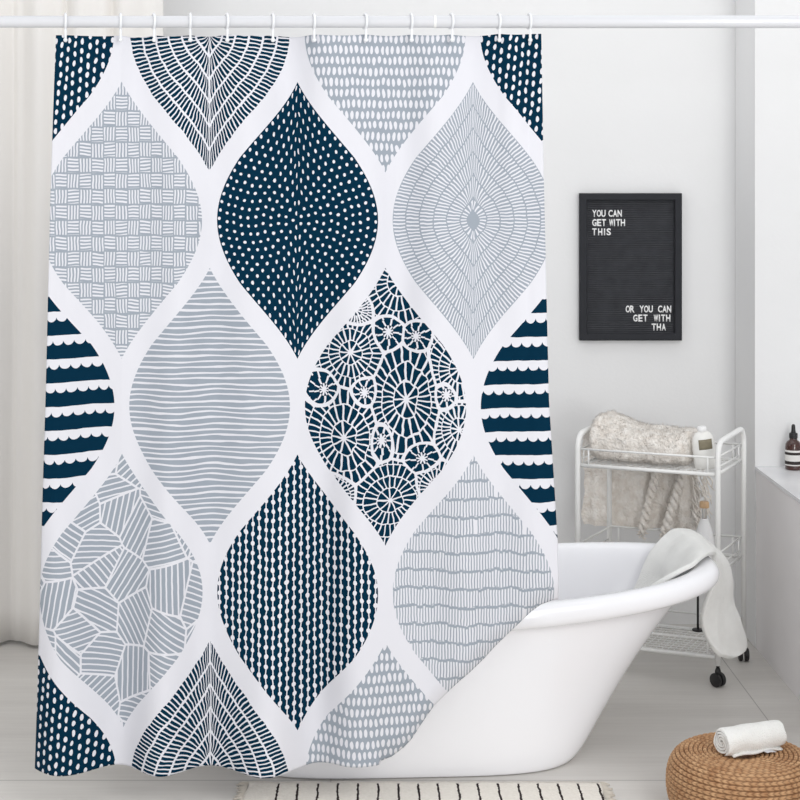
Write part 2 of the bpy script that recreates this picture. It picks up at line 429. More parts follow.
# rod
ZR = 1.5+156/S0
rod = empty('curtain_rod', (0, DC-.006, ZR))
def tubeobj(name, pts, r, m, parent=None, seg=20):
    bm = bmesh.new(); tube(bm, pts, r, seg); return obj(name, bm, m, parent, sharp=50)
rm = mat('satin_white_metal', srgb(216, 217, 221), .3, metal=0, coat=.5)
tubeobj('outer_tube', [(.168, 0, 0), (.17, 0, 0), (2.1, 0, 0)], [.0148, .0152, .0152], rm, rod)
tubeobj('inner_tube', [(-2.08, 0, 0), (.3, 0, 0)], .0142, rm, rod)
tubeobj('end_cap', [(.1635, 0, 0), (.169, 0, 0)], .0156, M['white_metal'], rod)
for x0, x1 in ((-2.08, -2.05), (2.07, 2.1)): tubeobj('wall_flange', [(x0, 0, 0), (x1, 0, 0)], .03, rm, rod)
tag(rod, 'white metal shower curtain rod crossing the whole picture near the top', 'curtain rod')
hookm = mat('frosted_plastic', srgb(235, 237, 240), .25, coat=.3)
ordn = ['leftmost', 'second from left', 'third from left', 'fourth from left', 'fifth from left', 'sixth from left', 'sixth from right', 'fifth from right', 'fourth from right', 'third from right', 'second from right', 'rightmost']
hook0 = empty('curtain_hook', (0, 0, 0))
pts = []
for k in range(23):
    a = math.radians(-62+k*(295/22)); pts.append((0, -.0185*math.cos(a), .0185*math.sin(a)))
tail = [(0, -.0100, -.022), (0, -.0085, -.032), (0, -.0085, -.040)]
path = [Vector(p) for p in pts[::-1]]
if path[-1].z > 0: path = path[::-1]
path = path+[Vector(t_) for t_ in tail]
ringo = tubeobj('ring', path, .0032, hookm, hook0, 10)
bm = bmesh.new(); bmesh.ops.create_uvsphere(bm, u_segments=12, v_segments=8, radius=.0055); bmesh.ops.translate(bm, verts=bm.verts[:], vec=(0, -.0085, -.044))
ball = obj('ball_tip', bm, hookm, hook0)
for i, hx in enumerate(HOOKS):
    if i == 0: h = hook0
    else:
        h = hook0.copy(); COL.objects.link(h)
        for c in (ringo, ball):
            q = c.copy(); COL.objects.link(q); q.parent = h
    h.location = ((hx-365)/S0, DC-.006, ZR); h.rotation_euler = (0, 0, math.radians(random.uniform(8, 22)))
    tag(h, 'white plastic curtain hook looped over the rod, %s of the twelve' % ordn[i], 'curtain hook', 'curtain hooks along the rod')

# ------------------------------------------------------------------ bathtub
TX, TY = .10, 4.305
TL = [  # z, half length, half width, exponent, lift weight
    (.004, .415, .30, 4.2, 0), (.000, .43, .308, 4.2, 0), (.006, .445, .314, 4.2, 0), (.03, .470, .319, 4.0, .0), (.08, .506, .322, 3.6, .1), (.15, .558, .324, 3.2, .3), (.22, .614, .325, 2.9, .5),
    (.29, .676, .326, 2.8, .7), (.34, .724, .327, 2.7, .85), (.362, .752, .330, 2.7, 1), (.368, .780, .336, 2.6, 1), (.367, .812, .345, 2.55, 1), (.370, .836, .352, 2.5, 1), (.379, .849, .357, 2.5, 1), (.394, .853, .358, 2.5, 1), (.409, .849, .355, 2.5, 1),
    (.420, .837, .348, 2.5, 1), (.426, .817, .335, 2.5, 1), (.426, .797, .321, 2.5, 1), (.419, .780, .309, 2.5, 1), (.40, .766, .300, 2.5, 1), (.35, .732, .292, 2.6, .9), (.28, .668, .285, 2.6, .6), (.2, .600, .277, 2.6, .4),
    (.12, .52, .262, 2.6, .1), (.085, .46, .24, 2.5, 0), (.072, .38, .20, 2.4, 0), (.068, .2, .11, 2.2, 0)]
def tub_pt(row, ang):
    z, a, b, n, lw = row
    c, s = math.cos(ang), math.sin(ang)
    x = a*math.copysign(abs(c)**(2/n), c); y = b*math.copysign(abs(s)**(2/n), s)
    return Vector((x, y, z+lw*.052*abs(x/.85)**1.7))
tub = None
bm = bmesh.new(); NS = 144; rings = []
# even spacing round the superellipse
def sp_ang(k, n=2.6):
    return 2*PI*k/NS
for row in TL:
    rings.append([bm.verts.new(tub_pt(row, sp_ang(k)) ) for k in range(NS)])
for a, b in zip(rings, rings[1:]):
    for k in range(NS): bm.faces.new((a[k], a[(k+1) % NS], b[(k+1) % NS], b[k]))
bm.faces.new(rings[0][::-1]); bm.faces.new(rings[-1])
tub = obj('bathtub', bm, M['tub']); tub.location = (TX, TY, 0); tub.rotation_euler = (0, 0, .055)
ss = tub.modifiers.new('smooth', 'SUBSURF'); ss.levels = 1; ss.render_levels = 2
tag(tub, 'glossy white freestanding bathtub with sloping end and rolled rim', 'bathtub')

# towel over the end of the tub
TM = Matrix.Translation((TX, TY, 0)) @ Matrix.Rotation(.055, 4, 'Z')
def rim_frame(ang, r, z):
    p = tub_pt(TL[14], ang); n_ = Vector((math.cos(ang*1.05), math.sin(ang*1.05), 0))
    return TM @ Vector((p.x+n_.x*r, p.y+n_.y*r, p.z-TL[14][0]+z))
def trow(r, z0, z1, a0, a1): return [rim_frame(a0+(a1-a0)*k/4, r, z0+(z1-z0)*k/4) for k in range(5)]
def hrow(n, f, bulge=0, drop=0):
    n = Vector(n); f = Vector(f); d = (f-n); out = Vector((d.y, -d.x, 0)).normalized()
    return [n.lerp(f, k/4)+out*bulge*math.sin(PI*k/4)*(1 if k != 2 else .7)-Vector((0, 0, drop*math.sin(PI*k/4))) for k in range(5)]
NET = [trow(-.235, .22, .22, -.80, .38), trow(-.165, .32, .32, -.75, .38), trow(-.120, .392, .405, -.60, .37), trow(-.070, .436, .455, -.36, .36), trow(-.03, .443, .472, -.14, .34),
       [a.lerp(b, .35) for a, b in zip(trow(.004, .438, .464, .0, .33), hrow((.972, 4.40, .440), (.99, 4.54, .474)))],
       hrow((.965, 4.39, .420), (1.018, 4.52, .432), .004), hrow((.956, 4.39, .375), (1.036, 4.51, .375), .006), hrow((.938, 4.385, .335), (1.04, 4.51, .33), .010), hrow((.926, 4.385, .29), (1.052, 4.51, .28), .012),
       hrow((.935, 4.39, .25), (1.066, 4.51, .23), .012, .004), hrow((.958, 4.395, .212), (1.078, 4.51, .187), .010, .012), hrow((.985, 4.40, .190), (1.074, 4.505, .170), .008, .010)]
def cr(p0, p1, p2, p3, t): return .5*((2*p1)+(p2-p0)*t+(2*p0-5*p1+4*p2-p3)*t*t+(3*p1-p0-3*p2+p3)*t**3)
def net(row, v):
    x = v*4; i = min(int(x), 3); g_ = lambda k: row[max(0, min(4, k))]
    return cr(g_(i-1), g_(i), g_(i+1), g_(i+2), x-i)
def towel_pt(u, v):
    x = u*(len(NET)-1); i = min(int(x), len(NET)-2); g_ = lambda k: net(NET[max(0, min(len(NET)-1, k))], v)
    return cr(g_(i-1), g_(i), g_(i+1), g_(i+2), x-i)
bm = bmesh.new(); grid(bm, towel_pt, 72, 30)
for v in bm.verts:
    if v.co.z > .4 or v.co.x > .97: v.co += Vector([noise.noise(v.co*18+Vector((k*9, 0, 0)))*.005 for k in range(3)])
o = obj('bath_towel', bm, M['towel'])
sm = o.modifiers.new('thick', 'SOLIDIFY'); sm.thickness = .013; sm.offset = 1 if o.data.polygons[36*30].normal.dot(Vector((0, 0, 1))) > -9 else -1
sb = o.modifiers.new('sub', 'SUBSURF'); sb.levels = 1; sb.render_levels = 1
tag(o, 'white terry towel draped over the right end of the bathtub', 'towel')

# ------------------------------------------------------------------ rug
def rug_material():
    m = bpy.data.materials.new('woven_cream_striped'); m.use_nodes = True; nt = m.node_tree; N = nt.nodes; L = nt.links; g = NT(nt); b = N['Principled BSDF']
    tc = N.new('ShaderNodeTexCoord'); sp = N.new('ShaderNodeSeparateXYZ'); L.new(tc.outputs['Object'], sp.inputs[0])
    X = E(g, sp.outputs[0]); Y = E(g, sp.outputs[1])
    n = N.new('ShaderNodeTexNoise'); n.inputs['Scale'].default_value = 22; L.new(tc.outputs['Object'], n.inputs['Vector'])
    n2 = N.new('ShaderNodeTexNoise'); n2.inputs['Scale'].default_value = 120; n2.inputs['Detail'].default_value = 5; L.new(tc.outputs['Object'], n2.inputs['Vector'])
    x = X+(E(g, n.outputs[0])-.5)*.007
    f = ((x/.0492).frac()-.5).abs()
    line = (f < (.055+(E(g, n2.outputs[0])-.5)*.12))*((X-.02).abs() < .405)*((Y) < -.014)
    mx = N.new('ShaderNodeMix'); mx.data_type = 'RGBA'; mx.inputs['A'].default_value = srgb(242, 237, 229); mx.inputs['B'].default_value = srgb(222, 216, 206); L.new(n2.outputs[0], mx.inputs['Factor'])
    m2 = N.new('ShaderNodeMix'); m2.data_type = 'RGBA'; L.new(mx.outputs['Result'], m2.inputs['A']); m2.inputs['B'].default_value = srgb(48, 40, 40); L.new(line.o, m2.inputs['Factor'])
    L.new(m2.outputs['Result'], b.inputs['Base Color']); b.inputs['Roughness'].default_value = .95; b.inputs['Specular IOR Level'].default_value = .1
    bp = N.new('ShaderNodeBump'); bp.inputs['Strength'].default_value = .5; bp.inputs['Distance'].default_value = .004; L.new(n2.outputs[0], bp.inputs['Height']); L.new(bp.outputs[0], b.inputs['Normal'])
    return m
rugroot = empty('bath_rug', (.155, 3.962, 0))
bm = bmesh.new()
def rug_pt(u, v):
    return (-.445+.87*u+.004*math.sin(v*30), -.62*v+.002*math.sin(u*50), .006+.0012*noise.noise(Vector((u*20, v*14, 0))))
V = grid(bm, rug_pt, 90, 40)
o = obj('woven_field', bm, rug_material(), rugroot); sm = o.modifiers.new('thick', 'SOLIDIFY'); sm.thickness = .005; sm.offset = -1 if o.data.polygons[0].normal.z > 0 else 1
bm = bmesh.new(); frm = mat('cream_yarn', srgb(214, 207, 196), .95, spec=.1)
for sgn, xe in ((1, .424), (-1, -.444)):
    for k in range(90):
        y = -.004-.612*k/89; l_ = random.uniform(.018, .030)
        tube(bm, [(xe, y, .005), (xe+sgn*l_*.5, y+random.uniform(-.003, .003), .005), (xe+sgn*l_, y+random.uniform(-.006, .006), .002)], .0016, 5)
fr = obj('fringe', bm, frm, rugroot); fr['kind'] = 'stuff'
tag(rugroot, 'cream woven rug with thin black stripes on the floor in front of the tub', 'rug')

# ------------------------------------------------------------------ letter board
BX0, BX1, BZ0, BZ1 = .7195, 1.0605, .956, 1.449
bd = empty('letter_board', ((BX0+BX1)/2, D_BACK-.001, (BZ0+BZ1)/2)); bd.rotation_euler = (0, 0, 0)
hw, hh = (BX1-BX0)/2, (BZ1-BZ0)/2
fm = mat('charcoal_frame', srgb(50, 51, 55), .8, spec=.2); feltm = mat('ribbed_black_felt', srgb(74, 75, 79), .9, noise_amt=.2, noise_scale=30, spec=.1)
bm = bmesh.new(); fw = .024
# mitred frame
prof = [(0, 0), (0, -.026), (.004, -.028), (fw-.003, -.028), (fw, -.024), (fw, 0)]
rg = []
for sx, sz in ((-1, -1), (1, -1), (1, 1), (-1, 1)):
    rg.append([bm.verts.new((sx*(hw-a), y, sz*(hh-a))) for a, y in prof])
for k in range(4):
    a, b = rg[k], rg[(k+1) % 4]
    for j in range(len(prof)): bm.faces.new((a[j], a[(j+1) % len(prof)], b[(j+1) % len(prof)], b[j]))
obj('frame', bm, fm, bd, smooth=False)
bm = bmesh.new(); pr = []; nr = 62; H2 = hh-fw+.002; W2 = hw-fw+.002
for k in range(nr):
    z0 = -H2+2*H2*k/nr; dz = 2*H2/nr
    pr += [(z0, -.008), (z0+dz*.15, -.0118), (z0+dz*.65, -.0118), (z0+dz*.8, -.008)]
pr.append((H2, -.008))
A = [bm.verts.new((-W2, y, z)) for z, y in pr]; B = [bm.verts.new((W2, y, z)) for z, y in pr]
for k in range(len(pr)-1): bm.faces.new((A[k], B[k], B[k+1], A[k+1]))
for Q, x in ((A, -W2), (B, W2)):
    c0 = bm.verts.new((x, 0, -H2)); c1 = bm.verts.new((x, 0, H2)); bm.faces.new([c0]+Q+[c1])
obj('felt_panel', bm, feltm, bd, smooth=False)
LW = {}
def letter(ch, px, py, wpx=4.3, hpx=7.0):
    """px,py: left/bottom of the letter in board units"""
    s = 297.4
    key = ch
    if key not in LW:
        cu = bpy.data.curves.new('letter', 'FONT'); cu.body = ch; cu.size = 1; cu.extrude = .0; cu.offset = .03; cu.resolution_u = 4
        to = bpy.data.objects.new('tmp', cu); COL.objects.link(to)
        dg = bpy.context.evaluated_depsgraph_get(); me = bpy.data.meshes.new_from_object(to.evaluated_get(dg))
        bpy.data.objects.remove(to); bpy.data.curves.remove(cu)
        xs = [v.co.x for v in me.vertices]; ys = [v.co.y for v in me.vertices]
        x0, x1, y0, y1 = min(xs), max(xs), min(ys), max(ys)
        W = (1.2 if ch == 'I' else wpx)/s; Hh = hpx/s
        for v in me.vertices: v.co = Vector(((v.co.x-x0)/(x1-x0)*W, 0, (v.co.y-y0)/(y1-y0)*Hh))
        b2 = bmesh.new(); b2.from_mesh(me); r = bmesh.ops.extrude_face_region(b2, geom=b2.faces[:])
        bmesh.ops.translate(b2, verts=[q for q in r['geom'] if isinstance(q, bmesh.types.BMVert)], vec=(0, .002, 0))
        bmesh.ops.recalc_face_normals(b2, faces=b2.faces[:]); b2.to_mesh(me); b2.free(); me.materials.clear(); me.materials.append(M['letter']); me.name = 'letter'
        LW[key] = me
    o = bpy.data.objects.new('letter', LW[key]); COL.objects.link(o); o.parent = bd
    cx = 365+bd.location.x*s; cz = 178-(bd.location.z-1.5)*s
    o.location = ((px-cx)/s, -.0138, (cz-py)/s)
def line(text, x0, x1, ybase):
    units = sum(.45 if c == 'I' else (.55 if c == ' ' else 1) for c in text)
    p = (x1-x0+.8)/units; x = x0
    for c in text:
        if c != ' ': letter(c, x, ybase)
        x += p*(.45 if c == 'I' else (.55 if c == ' ' else 1))
line('YOU CAN', 591.6, 620.6, 216.8); line('GET WITH', 591.6, 624, 226); line('THIS', 591.6, 611, 235.2)
line('OR  YOU  CAN', 625, 669.8, 312.2); line('GET  WITH', 632.5, 669.5, 321.2); line('THA', 651, 665, 330.2)
tag(bd, 'black framed letter board with white words hanging on the back wall', 'letter board')

# ------------------------------------------------------------------ utility cart
cart = empty('utility_cart', (1.041, 4.72, 0))
U = Vector((-.392, .162, 0)); W_ = Vector((.135, .25, 0))    # to the left end, and to the back
def cp(u, w_, z): return U*u+W_*w_+Vector((0, 0, z))
ZT = .726
for u in (0, 1):
    bm = bmesh.new()
    tube(bm, fillet([cp(u, 0, .062), cp(u, 0, ZT-.008), cp(u, 1, ZT), cp(u, 1, .062)], .05, 8), .0082, 12)
    obj('end_frame', bm, M['white_metal'], cart)
wire = .0028
def tier(z0, z1, name, fill=True):
    """open basket of rails between the end frames"""
    bm = bmesh.new()
    a, b, c, d_ = (.015, .02), (.985, .02), (.985, .98), (.015, .98)
    for z, r in ((z0, .0058), (z1, .0034)):
        tube(bm, [cp(*p, z) for p in (a, b, c, d_)], r, 8, closed=True)
    for (p, q) in (((0, 0), (1, 0)), ((0, 1), (1, 1))):
        pass
    for p in (a, b, c, d_):
        q = (p[0]+(.06 if p[0] < .5 else -.06), p[1])
        tube(bm, [cp(*q, z0), cp(*q, z1)], wire, 6)
    for u in (.015, .985):
        for zz in (z0+(z1-z0)*.38,):
            tube(bm, fillet([cp(u, .1, zz), cp(u, .9, zz)], .01), wire*.8, 6)
        tube(bm, [cp(u, .12, z0), cp(u, .12, z1)], wire*.8, 6); tube(bm, [cp(u, .88, z0), cp(u, .88, z1)], wire*.8, 6)
    o = obj(name, bm, M['white_metal'], cart)
    bm = bmesh.new()
    for k in range(1, 24):
        tube(bm, [cp(k/24, .02, z0), cp(k/24, .98, z0)], .0013, 5)
    for k in range(1, 12): tube(bm, [cp(.015, k/12, z0+.002), cp(.985, k/12, z0+.002)], .0013, 5)
    obj('wire_mesh', bm, M['white_metal'], o)
    return o
tier(.623, .673, 'basket'); tier(.325, .385, 'basket'); tier(.083, .133, 'basket')
for u in (0, 1):
    for w_ in (0, 1):
        bm = bmesh.new()
        tube(bm, [cp(u, w_, .05), cp(u, w_, .075)], .005, 8)
        off = Vector((.012*(1 if (u+w_) % 2 else -1), -.008, 0)); ax = Vector((.8, .6, 0)) if w_ == 0 else Vector((1, -.1, 0)); ax.normalize()
        c = cp(u, w_, .0205)
        hood = [c+ax*k+Vector((0, 0, 0)) for k in (-.011, .011)]
        tube(bm, [c+Vector((0, 0, .006)), c+Vector((0, 0, .026)), c+Vector((0, 0, .034))], [.009, .009, .006], 12)
        ho = obj('caster', bm, M['black'], cart)
        bm = bmesh.new()
        for sgn in (-1, 1): tube(bm, [c+ax*(sgn*.0035), c+ax*(sgn*.006), c+ax*(sgn*.013), c+ax*(sgn*.016)], [.0185, .0205, .0205, .0165], 20)
        obj('wheel', bm, M['black'], ho, sharp=40)
tag(cart, 'white metal three-tier rolling cart behind the right end of the tub', 'cart')
co = cart.location

# throw bundled in the top basket, its end hanging down behind
thr = empty('fringed_throw', (co.x, co.y, .627))
def bundle(u, v):
    ang = 2*PI*v
    uu = .24+.735*u
    top = interp([(0, .098), (.25, .10), (.45, .102), (.62, .108), (.78, .127), (.9, .142), (1, .140)], u)  # u=1 is the left end
    endc = max(0, 1-abs(2*u-1)**16)**.5
    rz = top/2*endc; ry = .40*endc
    p = cp(uu, .5+ry*math.copysign(abs(math.cos(ang))**.75, math.cos(ang)), .004+top/2+rz*math.copysign(abs(math.sin(ang))**(.8 if math.sin(ang) > 0 else .45), math.sin(ang))*.98)
    n = noise.noise(p*22)*.010+noise.noise(p*60)*.005
    c = cp(uu, .5, top/2)
    return p+(p-c).normalized()*n*endc
def tufts(bm, faces, n, ln, r):
    fs = random.choices(faces, k=n)
    for f in fs:
        c = f.calc_center_median(); nn = (f.normal+Vector([random.uniform(-.7, .7) for _ in range(3)])).normalized()
        a = nn.orthogonal().normalized()*r; b = nn.cross(a)
        tip = bm.verts.new(c+nn*ln*random.uniform(.6, 1.3)); vs_ = [bm.verts.new(c+a-nn*.001), bm.verts.new(c-a*.5+b*.8), bm.verts.new(c-a*.5-b*.8)]
        for k in range(3): bm.faces.new((vs_[k], vs_[(k+1) % 3], tip))
bm = bmesh.new(); grid(bm, bundle, 70, 60)
bmesh.ops.remove_doubles(bm, verts=bm.verts[:], dist=.0004); bmesh.ops.recalc_face_normals(bm, faces=bm.faces[:]); bm.normal_update()
tufts(bm, bm.faces[:], 5000, .008, .0012)
obj('bundle', bm, M['throw'], thr)
def hang(u, v):
    # v 0 top -> 1 bottom
    left = 1.22; right = .33
    uu = left+(right-left)*u
    drop = .285
    z = .035-drop*v*(1-.05*u)
    y = 1.03+.10*math.sin(u*19+1)*.35+.06*math.sin(u*43)*v*.4+.02*v
    p = cp(uu+.012*math.sin(v*9+u*4), y, z)
    return p+Vector((noise.noise(p*30)*.006, noise.noise(p*26+Vector((5, 5, 5)))*.010, 0))
def hang2(u, v):
    if v < .18:   # top runs forward over the back rail into the basket
        t_ = v/.18; p0 = cp(.9+(.33-.9)*u, .72, .065); return p0.lerp(hang(u, 0)+Vector((0, 0, .038*math.sin(t_*PI))), t_)
    return hang(u, (v-.18)/.82)
bm = bmesh.new(); grid(bm, hang2, 90, 50); bm.normal_update()
tufts(bm, bm.faces[:], 2600, .007, .0012)
o = obj('hanging_end', bm, M['throw'], thr)
for uu, lean in ((.60, -.15), (.40, -.19)):
    bm = bmesh.new()
    for st in range(2):
        pts = []
        for k in range(46):
            t_ = k/45; a = t_*2*PI*5+st*PI
            c = cp(uu, .90, -.02-.235*t_)+U*(-lean*t_)*.9
            pts.append(c+Vector((math.cos(a)*.0075, math.sin(a)*.0075, 0)))
        tube(bm, pts, [.0085 if i < 42 else .005 for i in range(46)], 8)
    for k in range(160):
        t_ = random.random(); c = cp(uu, .90, -.02-.245*t_)+U*(-lean*t_)*.9; dr = Vector((random.uniform(-1, 1), random.uniform(-1, .3), random.uniform(-.9, .3))).normalized()
        tube(bm, [c, c+dr*random.uniform(.012, .022)], [.0018, .0006], 4)
    obj('braided_tassel', bm, M['throw'], thr)
bm = bmesh.new()
for k in range(46):
    uu = random.uniform(.27, .38); z = random.uniform(-.21, -.02)
    c = cp(uu, .98, z); tube(bm, [c, c+Vector((random.uniform(.0, .02), -.005, -.02)), c+Vector((random.uniform(.0, .03), 0, -.045))], [.003, .0028, .0012], 5)
o = obj('fringe', bm, M['throw'], thr); o['kind'] = 'stuff'
tag(thr, 'fluffy beige throw bundled in the top tier of the cart, fringed end hanging behind', 'throw')

# lotion bottle in the top basket
bl = empty('lotion_bottle', co+cp(.145, .32, .6255)); bl.rotation_euler = (0, math.radians(-6), math.radians(8))
bm = bmesh.new(); lathe(bm, [(0, 0), (.030, 0), (.034, .004), (.035, .02), (.035, .078), (.032, .094), (.024, .106), (.014, .112), (.013, .114)], 40)
for v in bm.verts: v.co.y *= .62
obj('bottle_body', bm, mat('milky_plastic', srgb(240, 239, 235), .35), bl, sharp=60)
bm = bmesh.new(); lathe(bm, [(0, .113), (.0125, .113), (.0135, .115), (.0135, .124), (.011, .127), (0, .127)], 28); obj('cap', bm, M['letter'], bl, sharp=50)
bm = bmesh.new()
def lab(u, v):
    a = -PI/2+(-.62+1.24*u); return (.0358*math.cos(a), .0358*.62*math.sin(a)-.0004, .060+.030*v)
grid(bm, lab, 14, 4); o = obj('label', bm, mat('olive_paper', srgb(138, 130, 108), .6, noise_amt=.15, noise_scale=120), bl)
sm = o.modifiers.new('t', 'SOLIDIFY'); sm.thickness = .0008
tag(bl, 'squat white lotion bottle with olive brown label at right end of top tier', 'bottle')

# conical diffuser bottle with copper-wood cap in the middle basket
cb = empty('diffuser_bottle', co+cp(.19, .5, .3285))
bm = bmesh.new(); lathe(bm, [(0, 0), (.034, 0), (.037, .004), (.036, .02), (.031, .06), (.022, .105), (.0125, .130), (.011, .134), (0, .134)], 36); obj('bottle_body', bm, mat('white_ceramic', srgb(240, 240, 240), .3), cb, sharp=60)
glm = bpy.data.materials.new('clear_glass'); glm.use_nodes = True; gb = glm.node_tree.nodes['Principled BSDF']; gb.inputs['Transmission Weight'].default_value = 1; gb.inputs['Roughness'].default_value = .03; gb.inputs['IOR'].default_value = 1.12
bm = bmesh.new(); lathe(bm, [(0, .1345), (.0075, .1345), (.0075, .1665), (0, .1665)], 20); obj('neck', bm, glm, cb, sharp=50)
bm = bmesh.new(); lathe(bm, [(0, .167), (.0135, .167), (.0145, .169), (.0145, .183), (.0125, .186), (0, .186)], 28); obj('cap', bm, mat('light_copper_wood', srgb(214, 178, 138), .4, noise_amt=.2, noise_scale=60), cb, sharp=50)
tag(cb, 'white conical bottle with a tan round cap on the middle tier, behind the towel', 'bottle')

# slim black stand on the bottom basket
bs_ = empty('rod_stand', co+cp(.314, .90, .0865))
bm = bmesh.new(); lathe(bm, [(0, 0), (.017, 0), (.018, .002), (.017, .005), (.004, .007), (0, .007)], 24); obj('foot', bm, M['black'], bs_, sharp=50)
bm = bmesh.new(); tube(bm, [(0, 0, .006), (0, 0, .20)], .0036, 10); obj('rod', bm, M['black'], bs_)
tag(bs_, 'slim black upright rod with a flat foot on the bottom tier of the cart', 'stand')

# ------------------------------------------------------------------ amber dropper bottle on the ledge
ab = empty('dropper_bottle', ((793.5-365)/316.8, 5.052, H_LED))
am = mat('amber_glass', srgb(62, 28, 20), .08, coat=.6)
bm = bmesh.new(); lathe(bm, [(0, 0), (.0235, 0), (.0255, .002), (.0258, .006), (.0258, .068), (.0245, .080), (.020, .088), (.0125, .093), (.0115, .100), (.0, .100)], 40); obj('bottle_body', bm, am, ab, sharp=60)
bm = bmesh.new(); lathe(bm, [(0, .0985), (.0125, .0985), (.0132, .100), (.0132, .113), (.012, .115), (0, .115)], 32); obj('collar', bm, M['black'], ab, sharp=50)
bm = bmesh.new(); lathe(bm, [(0, .114), (.0075, .114), (.0078, .117), (.0065, .124), (.0062, .132), (.0055, .139), (.003, .1425), (0, .143)], 24); obj('dropper_bulb', bm, M['black'], ab, sharp=60)
def bands():
    m = bpy.data.materials.new('banded_paper'); m.use_nodes = True; nt = m.node_tree; N = nt.nodes; L = nt.links; g = NT(nt); b = N['Principled BSDF']
    tc = N.new('ShaderNodeTexCoord'); sp = N.new('ShaderNodeSeparateXYZ'); L.new(tc.outputs['Object'], sp.inputs[0]); Z = E(g, sp.outputs[2])
    blk = ((Z-.0525).abs() < .0042).max((Z-.0235).abs() < .0052)
    blk2 = blk
    nzn = N.new('ShaderNodeTexNoise'); nzn.inputs['Scale'].default_value = 500; L.new(tc.outputs['Object'], nzn.inputs[0])
    mx = N.new('ShaderNodeMix'); mx.data_type = 'RGBA'; mx.inputs['A'].default_value = srgb(226, 224, 220); mx.inputs['B'].default_value = srgb(42, 34, 32); L.new(blk2.o, mx.inputs['Factor'])
    L.new(mx.outputs['Result'], b.inputs['Base Color']); b.inputs['Roughness'].default_value = .6; return m
bm = bmesh.new(); lathe(bm, [(.0259, .0145), (.0263, .0145), (.0263, .063), (.0259, .063)], 40); obj('label', bm, bands(), ab, sharp=50)
tag(ab, 'amber glass dropper bottle with black and white banded label on the ledge', 'bottle')

# ------------------------------------------------------------------ woven pouf
PFX, PFY, PR, PHt = (743-365)/425, 3.765, .176, .147
def pouf_material():
    m = bpy.data.materials.new('braided_rattan'); m.use_nodes = True; nt = m.node_tree; N = nt.nodes; L = nt.links; b = N['Principled BSDF']
    at = N.new('ShaderNodeAttribute'); at.attribute_name = 'strand'
    tc = N.new('ShaderNodeTexCoord'); n = N.new('ShaderNodeTexNoise'); n.inputs['Scale'].default_value = 45; n.inputs['Detail'].default_value = 4; L.new(tc.outputs['Object'], n.inputs['Vector'])
    mp = N.new('ShaderNodeMapRange'); mp.inputs[1].default_value = .25; mp.inputs[2].default_value = .75; L.new(n.outputs[0], mp.inputs[0])
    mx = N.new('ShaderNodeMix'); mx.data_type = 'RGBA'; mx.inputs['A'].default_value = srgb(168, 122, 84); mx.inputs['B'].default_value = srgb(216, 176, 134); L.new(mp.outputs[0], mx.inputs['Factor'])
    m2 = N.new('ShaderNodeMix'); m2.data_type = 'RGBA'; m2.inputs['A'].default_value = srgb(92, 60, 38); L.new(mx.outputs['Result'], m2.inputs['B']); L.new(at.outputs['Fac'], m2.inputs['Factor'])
    L.new(m2.outputs['Result'], b.inputs['Base Color']); b.inputs['Roughness'].default_value = .7; b.inputs['Specular IOR Level'].default_value = .25
    return m
# profile: from the dimple in the middle of the top, over the shoulder, down the side
prof = []
for k in range(201):
    t_ = k/200
    if t_ < .38: q = t_/.38; r = .018+(.118-.018)*q; z = PHt-.004*(1-q)**2-.000-.006*math.exp(-(q/.25)**2)
    else:
        a = (t_-.38)/.62*PI; r = .118+(PR-.118)*math.sin(a)**.8 if a < PI else .118; z = PHt/2+PHt/2*math.copysign(abs(math.cos(a))**.85, math.cos(a))
    prof.append((r, z))
Ls = [0]
for a, b in zip(prof, prof[1:]): Ls.append(Ls[-1]+math.dist(a, b))
tot = Ls[-1]; NR = 29
me_v, me_f, att = [], [], []
NVp, NUp = NR*9, 900
def prof_at(s):
    lo, hi = 0, len(Ls)-1
    while hi-lo > 1:
        mid = (lo+hi)//2
        if Ls[mid] <= s: lo = mid
        else: hi = mid
    f = (s-Ls[lo])/max(1e-9, Ls[hi]-Ls[lo]); return tuple(prof[lo][i]+(prof[hi][i]-prof[lo][i])*f for i in (0, 1))
for j in range(NVp+1):
    s = tot*j/NVp; r, z = prof_at(s); r1, z1 = prof_at(max(0, s-.003)); r2, z2 = prof_at(min(tot, s+.003))
    tx, tz = r2-r1, z2-z1; l_ = math.hypot(tx, tz) or 1; nx, nz_ = -tz/l_, tx/l_
    if nx*0+nz_ < 0 and z > PHt*.5 and r < .12: nx, nz_ = -nx, -nz_
    if z <= PHt*.98 and nx < 0 and r > .1185: nx, nz_ = -nx, -nz_
    q = j/NVp*NR; ri = int(min(q, NR-1)); f = q-ri
    nst = max(14, round(2*PI*r/.0135))
    rr0 = prof_at(tot*(ri+.5)/NR)[0]; nst = max(12, round(2*PI*rr0/.016))
    ph0 = (ri*.37) % 1; wobs = [.006*noise.noise(Vector((ri*3.1, 8*math.cos(2*PI*i/NUp), 8*math.sin(2*PI*i/NUp))))*14 for i in range(NUp)]
    for i in range(NUp):
        u = i/NUp
        # two interlaced slanted strands make a plait
        half = 0 if f < .5 else 1
        ff = (f*2) % 1
        ww = (u*nst+ph0+wobs[i]*3+(ff*.5 if half == 0 else -.5*ff+.5)) % 1
        hgt = math.sin(PI*min(1, max(0, ww)))**.6*math.sin(PI*(.12+.76*ff))**.7
        env = math.sin(PI*f)**.5
        h = .0058*(.55*env+.65*hgt*env)-.003
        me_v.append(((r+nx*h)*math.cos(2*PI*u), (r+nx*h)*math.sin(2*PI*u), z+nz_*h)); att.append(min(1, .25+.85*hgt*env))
for j in range(NVp):
    for i in range(NUp):
        a = j*NUp+i; b = j*NUp+(i+1) % NUp; me_f.append((a, b, b+NUp, a+NUp))
me = bpy.data.meshes.new('woven_pouf')
